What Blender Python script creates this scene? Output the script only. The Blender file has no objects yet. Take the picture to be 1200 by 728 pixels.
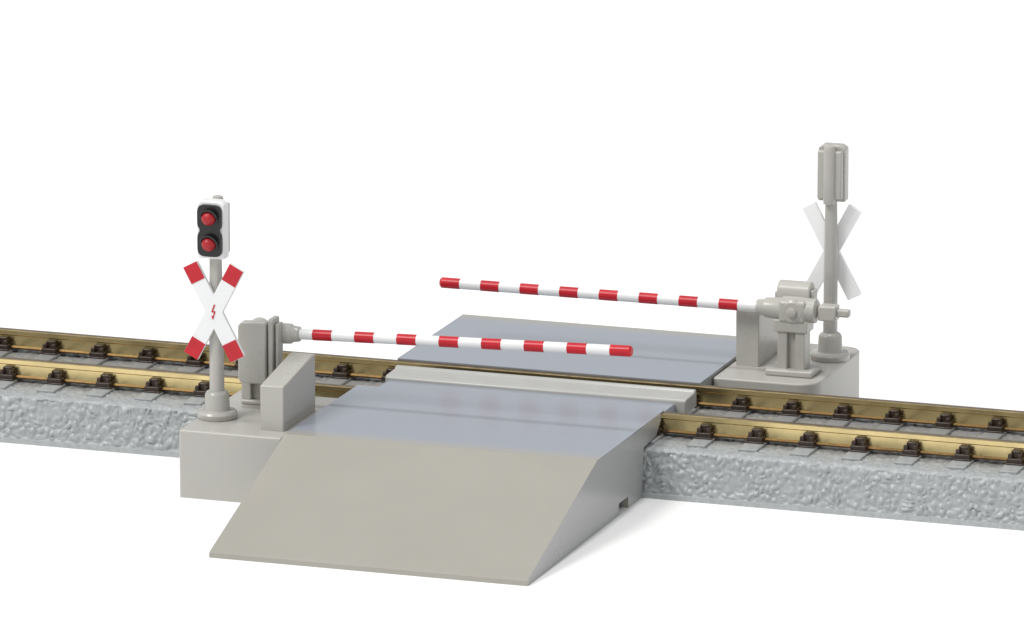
import bpy, bmesh, math, random
from mathutils import Vector, Matrix, noise
random.seed(4)
S=bpy.context.scene; COL=S.collection
S.view_settings.view_transform='Standard'; S.view_settings.look='None'; S.view_settings.exposure=0

# ---------------------------------------------------------------- materials
def plastic(name,col,rough=.42,var=.025,bump=.012,scale=6,spec=.5,metal=0,coat=0,sss=0,bscale=60,blend=None):
    m=bpy.data.materials.new(name); m.use_nodes=True; nt=m.node_tree; b=nt.nodes['Principled BSDF']
    tc=nt.nodes.new('ShaderNodeTexCoord')
    n=nt.nodes.new('ShaderNodeTexNoise'); n.inputs['Scale'].default_value=scale; n.inputs['Detail'].default_value=6
    nt.links.new(tc.outputs['Object'],n.inputs['Vector'])
    r=nt.nodes.new('ShaderNodeValToRGB'); r.color_ramp.elements[0].position=.3; r.color_ramp.elements[1].position=.7
    r.color_ramp.elements[0].color=tuple(c*(1-var) for c in col)+(1,)
    r.color_ramp.elements[1].color=tuple(min(1,c*(1+var)) for c in col)+(1,)
    nt.links.new(n.outputs['Fac'],r.inputs['Fac']); out=r.outputs['Color']
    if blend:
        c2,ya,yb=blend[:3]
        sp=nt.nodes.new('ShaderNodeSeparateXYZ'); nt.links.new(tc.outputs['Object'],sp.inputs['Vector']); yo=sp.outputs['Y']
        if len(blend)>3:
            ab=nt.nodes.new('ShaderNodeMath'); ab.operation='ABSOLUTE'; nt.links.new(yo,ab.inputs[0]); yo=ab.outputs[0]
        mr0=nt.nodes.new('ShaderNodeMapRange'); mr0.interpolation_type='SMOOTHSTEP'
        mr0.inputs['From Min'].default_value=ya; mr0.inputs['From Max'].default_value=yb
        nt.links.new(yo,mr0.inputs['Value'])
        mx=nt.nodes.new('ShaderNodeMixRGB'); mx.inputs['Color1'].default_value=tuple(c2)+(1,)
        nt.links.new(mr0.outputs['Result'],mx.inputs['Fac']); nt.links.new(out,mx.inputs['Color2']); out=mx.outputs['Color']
    nt.links.new(out,b.inputs['Base Color'])
    if bump>0:
        n2=nt.nodes.new('ShaderNodeTexNoise'); n2.inputs['Scale'].default_value=bscale; n2.inputs['Detail'].default_value=4
        nt.links.new(tc.outputs['Object'],n2.inputs['Vector'])
        bp=nt.nodes.new('ShaderNodeBump'); bp.inputs['Strength'].default_value=bump*3; bp.inputs['Distance'].default_value=.01
        nt.links.new(n2.outputs['Fac'],bp.inputs['Height']); nt.links.new(bp.outputs['Normal'],b.inputs['Normal'])
    mr=nt.nodes.new('ShaderNodeMapRange'); mr.inputs['To Min'].default_value=rough*.9; mr.inputs['To Max'].default_value=min(1,rough*1.1)
    nt.links.new(n.outputs['Fac'],mr.inputs['Value']); nt.links.new(mr.outputs['Result'],b.inputs['Roughness'])
    b.inputs['Specular IOR Level'].default_value=spec; b.inputs['Metallic'].default_value=metal
    b.inputs['Coat Weight'].default_value=coat; b.inputs['Coat Roughness'].default_value=.15
    if sss:
        b.inputs['Subsurface Weight'].default_value=sss; b.inputs['Subsurface Scale'].default_value=.06
    return m
M_grey=plastic('grey_plastic',(.46,.45,.415),rough=.28,sss=.12)
M_post=plastic('post_plastic',(.45,.44,.41),rough=.26,sss=.12)
RAMPC=(.36,.345,.305)
M_ramp=plastic('ramp_plastic',RAMPC,rough=.36,scale=1.2,bscale=90,bump=.006)
M_side=plastic('ramp_side_painted_reflection',(.345,.35,.345),rough=.28,scale=1.2,bump=.004)  # same plastic as the ramp, cool reflection put into the side colour
M_notch_shade=plastic('notch_shade',(.13,.13,.13),rough=.4)  # dark tone painted for the shade inside the ramp notch
M_deck=plastic('deck_painted_reflection',(.30,.33,.38),rough=.19,scale=1,spec=.75,var=.012,bump=0,blend=(RAMPC,-2.70,-2.38))  # backdrop reflection painted into the base colour, fading to ramp tone at the fold
M_plat=plastic('platform_plastic',(.435,.425,.395),rough=.32,scale=2,sss=.12)
M_panel=plastic('panel_plastic',(.43,.43,.41),rough=.30)
M_white=plastic('white_paint',(.82,.82,.82),rough=.33,var=.02)
M_cross=plastic('white_sign',(.83,.84,.85),rough=.35,var=.01)
M_cross2=plastic('white_sign_brightened',(.98,.985,.99),rough=.45,var=.005,spec=.8)  # sign white brightened in colour because the far cross catches less light
M_red=plastic('red_paint',(.52,.004,.016),rough=.33,var=.10)
M_black=plastic('black_plastic',(.010,.010,.012),rough=.30)
M_lens=plastic('red_lens',(.38,.008,.014),rough=.40,var=.05,bump=0)
M_brown=plastic('fastener_brown',(.038,.022,.015),rough=.34,var=.25,scale=20)
M_foot=plastic('rail_foot_brown',(.11,.07,.035),rough=.38,metal=.7,var=.25,scale=9)
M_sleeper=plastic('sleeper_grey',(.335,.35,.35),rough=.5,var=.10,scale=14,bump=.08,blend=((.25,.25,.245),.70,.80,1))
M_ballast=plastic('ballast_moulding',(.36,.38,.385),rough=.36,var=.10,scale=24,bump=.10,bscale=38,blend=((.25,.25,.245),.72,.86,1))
M_brass=plastic('rail_brass',(.70,.56,.28),rough=.22,metal=1,var=.14,scale=4)
M_railtop=plastic('rail_head_worn',(.20,.15,.08),rough=.34,metal=.8,var=.25,scale=9)
M_ground=plastic('white_tabletop',(.93,.93,.93),rough=.9,var=.0,bump=0,spec=.1)

# ---------------------------------------------------------------- helpers
def empty(name,loc,label,cat,group=None,rz=0):
    e=bpy.data.objects.new(name,None); e.empty_display_size=.2; COL.objects.link(e)
    e.location=loc; e.rotation_euler=(0,0,rz); e['label']=label; e['category']=cat
    if group: e['group']=group
    return e
def mk(name,bm,mats,parent=None,bevel=0,seg=2,smooth=True,loc=(0,0,0),ang=35):
    bmesh.ops.recalc_face_normals(bm,faces=bm.faces)
    me=bpy.data.meshes.new(name); bm.to_mesh(me); bm.free()
    if not isinstance(mats,(list,tuple)): mats=[mats]
    for m in mats: me.materials.append(m)
    if smooth:
        me.polygons.foreach_set('use_smooth',[True]*len(me.polygons))
        try: me.set_sharp_from_angle(angle=math.radians(ang))
        except Exception: pass
    o=bpy.data.objects.new(name,me); COL.objects.link(o); o.location=loc
    if parent: o.parent=parent
    if bevel:
        b=o.modifiers.new('bevel','BEVEL'); b.width=bevel; b.segments=seg; b.limit_method='ANGLE'; b.angle_limit=math.radians(35)
        b.harden_normals=False
    return o
def box(bm,x0,x1,y0,y1,z0,z1,mi=0):
    vs=[bm.verts.new((x,y,z)) for x in (x0,x1) for y in (y0,y1) for z in (z0,z1)]
    for f in ((0,1,3,2),(4,6,7,5),(0,4,5,1),(2,3,7,6),(0,2,6,4),(1,5,7,3)):
        bm.faces.new([vs[i] for i in f]).material_index=mi
def lathe(bm,prof,axis='z',c=(0,0,0),n=32,mi=0):
    rings=[]
    for r,t in prof:
        ring=[]
        for k in range(n):
            a=2*math.pi*k/n; p,q=r*math.cos(a),r*math.sin(a)
            v={'z':(p,q,t),'x':(t,p,q),'y':(p,t,q)}[axis]
            ring.append(bm.verts.new((v[0]+c[0],v[1]+c[1],v[2]+c[2])))
        rings.append(ring)
    for a,b in zip(rings,rings[1:]):
        for k in range(n):
            bm.faces.new((a[k],a[(k+1)%n],b[(k+1)%n],b[k])).material_index=mi
    bm.faces.new(rings[0]).material_index=mi; bm.faces.new(rings[-1]).material_index=mi
    return rings
def prism_x(bm,prof,x0,x1,caps=None,capmi=0):
    a=[bm.verts.new((x0,y,z)) for y,z in prof]; b=[bm.verts.new((x1,y,z)) for y,z in prof]
    n=len(prof); fs=[]
    for k in range(n): fs.append(bm.faces.new((a[k],a[(k+1)%n],b[(k+1)%n],b[k])))
    for q in (caps or [range(n)]):
        for V in (a,b): f=bm.faces.new([V[i] for i in q]); f.material_index=capmi; fs.append(f)
    return fs
def prism_y(bm,prof,y0,y1):
    a=[bm.verts.new((x,y0,z)) for x,z in prof]; b=[bm.verts.new((x,y1,z)) for x,z in prof]
    n=len(prof)
    for k in range(n): bm.faces.new((a[k],a[(k+1)%n],b[(k+1)%n],b[k]))
    bm.faces.new(a); bm.faces.new(b)

# ---------------------------------------------------------------- setting
bm=bmesh.new(); s=400
vs=[bm.verts.new(p) for p in ((-s,-s,0),(s,-s,0),(s,s,0),(-s,s,0))]; bm.faces.new(vs)
g=mk('ground',bm,M_ground,smooth=False); g['kind']='structure'

# ---------------------------------------------------------------- track
L=8.4
track=empty('model_railway_track',(0,0,0),'brass model railway track on a moulded grey ballast bed','railway track')
bm=bmesh.new()
def bedprof():
    pts=[]
    key=[(-1.285,0.0),(-1.275,.045),(-1.24,.05),(-1.17,.46),(-1.12,.485),(-.9,.485),(.9,.485),(1.12,.485),(1.17,.46),(1.24,.05),(1.275,.045),(1.285,0.0)]
    for (y0,z0),(y1,z1) in zip(key,key[1:]):
        d=math.hypot(y1-y0,z1-z0); n=max(1,int(d/.014)) if d<1 else 70
        for k in range(n): pts.append((y0+(y1-y0)*k/n,z0+(z1-z0)*k/n))
    pts.append(key[-1]); return pts
prof=bedprof(); nx=1200; rows=[]
for i in range(nx+1):
    x=-L+2*L*i/nx; row=[]
    for (y,z) in prof:
        amp=0 if z<.052 else min(1,(z-.05)/.04)
        wx=noise.noise(Vector((x*7,y*7,z*7)))*.9; wz=noise.noise(Vector((x*7+31,y*7,z*7)))*.9
        d,_=noise.voronoi(Vector((x*13+wx,y*12.5,z*15+wz)))
        e=min(.5,d[1]-d[0])/.5
        h=((e**.8-.6)*.020+(.45-min(.75,d[0]))*.022)*amp+noise.noise(Vector((x*30,y*30,z*30)))*.009*amp+noise.noise(Vector((x*13,y*13,z*13)))*.011*amp
        if z>.47: q=(x,y,z+h*.45)
        else: q=(x,y+(-h if y<0 else h),z)
        row.append(bm.verts.new(q))
    rows.append(row)
for a,b in zip(rows,rows[1:]):
    for k in range(len(prof)-1): bm.faces.new((a[k],a[k+1],b[k+1],b[k]))
bm.faces.new(rows[0]); bm.faces.new(rows[-1])
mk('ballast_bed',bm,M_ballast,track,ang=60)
RY=.590
for sy in (-1,1):
    bm=bmesh.new()
    pr=[(-.070,.522),(-.070,.538),(-.032,.550),(-.032,.655),(-.042,.665),(-.042,.708),(-.035,.715),(.035,.715),(.042,.708),(.042,.665),(.032,.655),(.032,.550),(.070,.538),(.070,.522)]
    fs=prism_x(bm,[(y+sy*RY,z) for y,z in pr],-L,L)
    for k in (5,6,7): fs[k].material_index=1
    for k in (0,1,11,12,13): fs[k].material_index=2
    mk('rail',bm,[M_brass,M_railtop,M_foot],track,smooth=False)
def fastener_bm():
    bm=bmesh.new()
    box(bm,-.090,.090,-.158,.158,.511,.530)
    for sd in (-1,1):
        a,b=(-.150,-.05) if sd<0 else (.05,.150)
        box(bm,-.080,.080,a,b,.526,.574)
        a,b=(-.090,-.031) if sd<0 else (.031,.090)
        box(bm,-.050,.050,a,b,.565,.642)
        for xx in (-.048,.048):
            lathe(bm,[(.024,-.074),(.024,.074)] if False else [(.020,.56),(.026,.575),(.026,.610),(.014,.622)],c=(xx,sd*.118,0),n=10)
    return bm
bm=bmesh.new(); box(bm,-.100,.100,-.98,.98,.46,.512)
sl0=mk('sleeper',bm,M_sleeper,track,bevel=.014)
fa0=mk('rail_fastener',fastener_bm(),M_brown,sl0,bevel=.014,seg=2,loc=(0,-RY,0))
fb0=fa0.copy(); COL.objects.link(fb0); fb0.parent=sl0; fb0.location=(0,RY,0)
p=.54; xs=[]
k=-19
while 2.11+p*k<L-.1:
    xs.append(2.11+p*k); k+=1
sl0.location.x=xs[0]
for x in xs[1:]:
    o=sl0.copy(); COL.objects.link(o); o.parent=track; o.location.x=x
    for f in (fa0,fb0):
        c=f.copy(); COL.objects.link(c); c.parent=o

# ---------------------------------------------------------------- crossing ramps
H=.730; HW=1.640
def ramp(rz,yr,label):
    e=empty('crossing_ramp',(0,0,0),label,'ramp','road ramps up to the track',rz)
    bm=bmesh.new(); T=H-.012
    P=[(-4.80,.0),(-4.80,.05),(-4.775,.062),(-2.676,H),(-2.676,T),(-.637,T),(-.637,.674),(-.80,.532),(-1.21,.50),(-1.262,0),(-1.70,0),(-1.70,.12),(-2.00,.12),(-2.00,0)]
    prism_x(bm,P,-HW,HW,caps=[[0,1,2,3,4,12,13],[4,5,6,7,8],[4,8,11,12],[8,9,10,11]],capmi=1)
    mk('sloped_ramp',bm,[M_ramp,M_side],e,smooth=False)
    bm=bmesh.new(); box(bm,-HW+.07,HW-.07,-1.995,-1.705,.003,.116)
    mk('notch_filler',bm,M_notch_shade,e,smooth=False)  # added filler block, its dark colour stands for shade in the notch
    bm=bmesh.new(); box(bm,-HW,HW,-2.675,yr,T+.0005,H)
    mk('deck',bm,M_deck,e,smooth=False)
    return e
ramp(0,-.562,'grey plastic road ramp with deck tinted by a painted blue reflection beside the rail')
ramp(math.pi,-.635,'grey plastic deck ramp tinted by a painted blue reflection across the track, barrier over it')

# centre strip between the rails
e=empty('rail_crossing_strip',(0,0,0),'narrow grey plastic strip laid between the two rails','crossing strip')
bm=bmesh.new()
prism_y(bm,[(-1.46,.515),(-1.46,.69),(-1.44,.708),(1.63,.708),(1.64,.69),(1.64,.515)],-.540,-.10)
mk('strip_base',bm,M_deck,e,bevel=.004,seg=2)
bm=bmesh.new()
prism_x(bm,[(-.19,.60),(-.19,.735),(-.165,.756),(.10,.762),(.12,.785),(.16,.785),(.18,.765),(.18,.60)],-1.48,1.75)
mk('raised_strip',bm,M_panel,e,bevel=.022,seg=4)

# ---------------------------------------------------------------- platforms
def platform(rz,rc,label):
    e=empty('signal_platform',(0,0,0),label,'platform','platforms beside the track',rz)
    bm=bmesh.new()
    x0,x1,y0,y1=-2.75,-HW-.014,-2.75,-1.02
    pts=[]
    for a0,rr in ((0,.02),(90,rc),(180,rc*.8),(270,.02)):
        cx=x1-rr if a0 in(0,270) else x0+rr; cy=y1-rr if a0 in (0,90) else y0+rr
        for k in range(9):
            t=math.radians(a0+11.25*k); pts.append((cx+rr*math.cos(t),cy+rr*math.sin(t)))
    A=[bm.verts.new((x,y,.70)) for x,y in pts]; B=[bm.verts.new((x,y,0 if y<-1.36 else .50)) for x,y in pts]
    n=len(pts); bm.faces.new(A)
    for k in range(n): bm.faces.new((A[k],A[(k+1)%n],B[(k+1)%n],B[k]))
    mk('platform_body',bm,M_plat,e,bevel=.02,seg=3)
    bm=bmesh.new()
    prism_x(bm,[(-2.50,.69),(-2.50,1.16),(-1.68,1.29),(-1.58,1.29),(-1.58,.69)],-1.97,-1.72)
    mk('support_block',bm,M_grey,e,bevel=.014,seg=3)
    return e
platform(0,.04,'grey plastic platform with upright block carrying a signal')
platform(math.pi,.24,'round-cornered grey platform behind the rails carrying a signal')

# ---------------------------------------------------------------- signals
def signal(loc,rz,housing,mcross,hw,label):
    e=empty('crossing_signal',loc,label,'signal','level crossing signals',rz)
    bm=bmesh.new(); lathe(bm,[(.195,0),(.205,.02),(.205,.055),(.19,.075),(.135,.085),(.128,.10),(.122,.24),(.105,.27),(.078,.285)],n=40)
    mk('foot',bm,M_post,e)
    bm=bmesh.new(); lathe(bm,[(.076,.08),(.072,1.0),(.062,1.70)],n=28)
    mk('post',bm,M_post,e)
    bm=bmesh.new()
    prism_y(bm,[(-.146,1.665),(.146,1.665),(.146,2.225),(.095,2.258),(-.095,2.258),(-.146,2.225)],-.14,.0)
    head=mk('signal_head',bm,housing,e,bevel=.018,seg=3)
    bm=bmesh.new(); box(bm,-.130,.130,.001,.085,1.70,2.21)
    mk('back_shell',bm,M_post,head,bevel=.018,seg=3)
    bm=bmesh.new(); lathe(bm,[(.06,1.66),(.064,1.7),(.064,2.22),(.05,2.262),(.02,2.272)],c=(0,.075,0),n=24)
    mk('back_rib',bm,M_post,head)
    ZL=(2.09,1.827); a=.130
    out=[]
    def lobe(cz,t0,t1,n=14):
        for k in range(n+1):
            t=math.radians(t0+(t1-t0)*k/n); ct,st=math.cos(t),math.sin(t)
            pw=.48
            out.append((a*math.copysign(abs(ct)**pw,ct),cz+.133*math.copysign(abs(st)**pw,st)))
    lobe(ZL[0],-50,230,28); lobe(ZL[1],130,410,28)
    bm=bmesh.new()
    A=[bm.verts.new((x,-.172,z)) for x,z in out]; B=[bm.verts.new((x,-.138,z)) for x,z in out]; n=len(out)
    for k in range(n): bm.faces.new((A[k],A[(k+1)%n],B[(k+1)%n],B[k]))
    for Q,yy in ((A,-.172),(B,-.138)):
        cv=bm.verts.new((0,yy,(ZL[0]+ZL[1])/2))
        for k in range(n): bm.faces.new((Q[k],Q[(k+1)%n],cv))
    mk('face_plate',bm,M_black,head)
    for z in ZL:
        bm=bmesh.new()
        n=22; rin,rout=.079,.098; a0,a1=math.radians(-35),math.radians(215); R=[]
        for k in range(n+1):
            aa=a0+(a1-a0)*k/n; ca,sa=math.cos(aa),math.sin(aa)
            dep=.015+.045*max(0,sa)**.6
            R.append([bm.verts.new((r*ca,y,z+r*sa)) for r,y in ((rin,-.165),(rout,-.165),(rout,-.172-dep),(rin,-.172-dep))])
        for p_,q_ in zip(R,R[1:]):
            for j in range(4): bm.faces.new((p_[j],p_[(j+1)%4],q_[(j+1)%4],q_[j]))
        bm.faces.new(R[0]); bm.faces.new(R[-1])
        mk('lamp_hood',bm,M_black,head)
        pf=[(.071,-.165),(.071,-.195)]+[(.071*math.cos(math.radians(t)),-.195-.062*math.sin(math.radians(t))) for t in range(10,89,9)]
        bm=bmesh.new(); lathe(bm,pf,axis='y',c=(0,0,z),n=36)
        mk('lamp_lens',bm,M_lens,head,ang=60)
    cz=1.12; cx=.02; ang=math.radians(28); y0=-.125; hl=.535
    d1=Vector((math.sin(ang),math.cos(ang))); d2=Vector((-math.sin(ang),math.cos(ang)))
    arms=[d1,d2,-d1,-d2]; inner=[]
    for i,d in enumerate(arms):
        nx_=arms[(i+1)%4]; bis=(d+nx_).normalized(); half=d.angle(nx_)/2
        inner.append(bis*(hw/math.sin(half)))
    bm=bmesh.new(); lay=[]
    for y in (y0,y0+.045):
        I=[bm.verts.new((v.x+cx,y,v.y+cz)) for v in inner]
        E=[]
        for d in arms:
            nr=Vector((-d.y,d.x)); E.append([bm.verts.new((q.x+cx,y,q.y+cz)) for q in (d*hl-nr*hw,d*hl+nr*hw)])
        bm.faces.new(I)
        for i in range(4): bm.faces.new((E[i][0],E[i][1],I[i],I[i-1]))
        lay.append((I,E))
    (I,E),(J,G)=lay
    for i in range(4):
        bm.faces.new((E[i][0],E[i][1],G[i][1],G[i][0]))
        bm.faces.new((E[i][1],I[i],J[i],G[i][1]))
        bm.faces.new((I[i-1],E[i][0],G[i][0],J[i-1]))
    cr=mk('warning_cross',bm,mcross,e,smooth=False,bevel=.006)
    for d in arms:
        n=Vector((-d.y,d.x)); w_=hw-.003; q=[d*.345-n*w_,d*.532-n*w_,d*.532+n*w_,d*.345+n*w_]
        bm=bmesh.new(); prism_y(bm,[(v.x+cx,v.y+cz) for v in q],y0-.006,y0+.004)
        mk('red_tip',bm,M_red,cr,smooth=False)
    bolt=[[(.022,.088),(.004,.092),(-.026,.004),(-.008,.004)],[(-.026,.006),(-.026,-.007),(.024,-.005),(.024,.008)],[(.024,.0),(.008,-.002),(-.015,-.070),(-.004,-.072)],[(-.026,-.053),(-.011,-.098),(.007,-.059)]]
    bm=bmesh.new()
    for k,q in enumerate(bolt): prism_y(bm,[(x*.82+cx,z*.82+cz) for x,z in q],y0-.005-.001*k,y0+.002)
    mk('lightning_bolt',bm,M_red,cr,smooth=False)
    bm=bmesh.new(); box(bm,-.045,.045,y0+.044,-.03,cz-.06,cz+.06)
    mk('bracket',bm,M_post,cr,bevel=.01)
    return e
signal((-2.56,-2.16,.70),0,M_white,M_cross,.083,'grey post signal, twin red lamps and red-tipped white cross')
signal((2.56,2.16,.70),math.pi,M_post,M_cross2,.078,'grey post signal seen from behind with plain white cross')

# ---------------------------------------------------------------- barriers
def barrier(loc,rz,h,tilt,x0,x1,red,white,plates,label):
    e=empty('crossing_barrier',loc,label,'barrier','red and white half barriers',rz)
    bm=bmesh.new(); q=.15 if plates else .25; box(bm,-q,q,-.12 if plates else -.19,.19,0,.05 if plates else .065)
    mk('base_plate',bm,M_grey,e,bevel=.018,seg=3)
    bm=bmesh.new()
    for a,b in ((-.15,-.045),(.04,.145)): 
        box(bm,a,b,-.10,.10,.045,h-.14)
    box(bm,-.05,.045,-.05,.05,.045,h-.14)
    box(bm,-.18,.18,-.12,.12,h-.22,h-.09)
    mk('stand',bm,M_grey,e,bevel=.012)
    bm=bmesh.new(); lathe(bm,[(.10,-.13),(.125,-.12),(.125,.12),(.10,.14)],axis='y',c=(-.02,0,h),n=32)
    if not plates: lathe(bm,[(.05,.13),(.05,.17),(.04,.175)],axis='y',c=(-.02,0,h),n=20)
    mk('pivot_hub',bm,M_grey,e)
    if plates:
        bm=bmesh.new()
        prism_y(bm,[(-.10,.26),(-.12,.31),(-.12,.85),(-.08,.895),(.15,.905),(.18,.89),(.18,.26)],-.27,-.16)
        mk('drive_plate',bm,M_grey,e,bevel=.016,seg=3)
        bm=bmesh.new()
        prism_x(bm,[(-.24,.30),(-.24,.91),(-.22,.935),(-.05,.935),(-.03,.91),(-.03,.30)],.195,.245)
        mk('drive_plate',bm,M_grey,e,bevel=.008,seg=2)
        bm=bmesh.new()
        box(bm,.262,.292,-.20,-.06,.36,.88)
        box(bm,.24,.27,-.15,-.09,.45,.52); box(bm,.24,.27,-.15,-.09,.62,.80)
        mk('crank_bracket',bm,M_grey,e,bevel=.006)
        hr=.105; s0=-.10
    else:
        # blocky housing with an arched top
        pts=[(-.10,.45),(-.10,.80)]+[(-.10+.13-.13*math.cos(math.radians(t)),.83+.105*math.sin(math.radians(t))) for t in range(0,181,15)]
        pts=[(-.26,.50),(-.26,.80)]+[(-.15-.11*math.cos(math.radians(t)),.82+.115*math.sin(math.radians(t))) for t in range(0,181,15)]+[(-.04,.50)]
        bm=bmesh.new(); prism_x(bm,pts,-.15,.20)
        mk('drive_housing',bm,M_grey,e,bevel=.016,seg=3)
        bm=bmesh.new(); box(bm,-.19,-.145,-.21,-.08,.62,.86); box(bm,.195,.235,-.20,-.09,.60,.82)
        mk('drive_flange',bm,M_grey,e,bevel=.012)
        bm=bmesh.new(); box(bm,-.16,.13,-.145,.135,h-.12,h+.115)
        mk('gear_block',bm,M_grey,e,bevel=.035,seg=3)
        hr=.135; s0=-.26
    bm=bmesh.new(); r=.054; Ltot=x1-x0
    segs=[]; pos=Ltot; isred=True; cnt=0
    while pos>0.001 and cnt<16:
        w=red if isred else white
        if cnt==15: w=pos
        segs.append((max(0,pos-w),pos,isred)); pos-=w; isred=not isred; cnt+=1
    segs.reverse(); n=24
    def ring(t,rr): return [bm.verts.new((x0+t,rr*math.cos(2*math.pi*k/n)*.9,rr*math.sin(2*math.pi*k/n))) for k in range(n)]
    for (a,b,isr) in segs:
        rr=r+(.0025 if isr else 0)
        ra=ring(a,rr); rb=ring(b,rr)
        for k in range(n): bm.faces.new((ra[k],ra[(k+1)%n],rb[(k+1)%n],rb[k])).material_index=1 if isr else 0
        if b==Ltot:
            rc=ring(b+.02,rr*.7)
            for k in range(n): bm.faces.new((rb[k],rb[(k+1)%n],rc[(k+1)%n],rc[k])).material_index=1
            bm.faces.new(rc).material_index=1
        elif isr: bm.faces.new(rb).material_index=1
        if isr: bm.faces.new(ra).material_index=1
    o=mk('barrier_arm',bm,[M_white,M_red],e,loc=(0,0,h)); o.rotation_euler=(0,-tilt,0)
    bm=bmesh.new(); lathe(bm,[(hr*.7,s0),(hr*.93,s0+.02),(hr,-.05),(hr,.10),(min(.11,hr)+.005,.14),(.102,x0-.06),(.085,x0-.04),(.076,x0+.03),(.057,x0+.035)],axis='x',n=32)
    mk('arm_sleeve',bm,M_grey,o)
    if not plates:
        bm=bmesh.new(); box(bm,-.60,-.22,-.045,.045,-.04,.04); box(bm,-.47,-.28,-.08,.08,-.085,.075)
        mk('counterweight',bm,M_grey,o,bevel=.02,seg=3)
    return e
barrier((-2.38,-1.46,.70),0,.735,.0285,.42,3.96,.205,.246,True,'lowered red and white striped barrier with grey drive')
barrier((2.38,1.46,.70),math.pi,.67,-.002,.36,3.82,.20,.232,False,'lowered red and white striped barrier beside white-backed cross')

# ---------------------------------------------------------------- light
w=bpy.data.worlds.new("World"); S.world=w; w.use_nodes=True
w.node_tree.nodes['Background'].inputs['Color'].default_value=(.97,.985,1,1)
w.node_tree.nodes['Background'].inputs['Strength'].default_value=.54
def sun(direction,st,ang,col):
    l=bpy.data.lights.new('soft_lamp','SUN'); l.energy=st; l.angle=math.radians(ang); l.color=col
    o=bpy.data.objects.new('soft_lamp',l); COL.objects.link(o); o.location=-Vector(direction)*30
    o.rotation_euler=Vector(direction).to_track_quat('-Z','Y').to_euler()
sun((.06,.04,-1),1.1,7,(1,.99,.97))
sun((.42,.50,-.74),1.65,20,(1,.985,.96))

# ---------------------------------------------------------------- camera
yaw,el,roll,d,f,tx,ty=-0.3324,0.2366,-0.0015,89.1483,9.8757,-1.2459,3.1171
F=Vector((math.sin(yaw)*math.cos(el),math.cos(yaw)*math.cos(el),-math.sin(el)))
C=Vector((tx,ty,.7))-F*d
R=F.cross(Vector((0,0,1))).normalized(); U=R.cross(F)
c,s=math.cos(roll),math.sin(roll); R,U=c*R+s*U,-s*R+c*U
cam=bpy.data.cameras.new('camera'); co=bpy.data.objects.new('camera',cam); COL.objects.link(co)
m=Matrix((R,U,-F)).transposed().to_4x4(); m.translation=C; co.matrix_world=m
cam.sensor_width=36; cam.lens=36*f*1000/1200; cam.clip_end=3000; cam.clip_start=1
S.camera=co
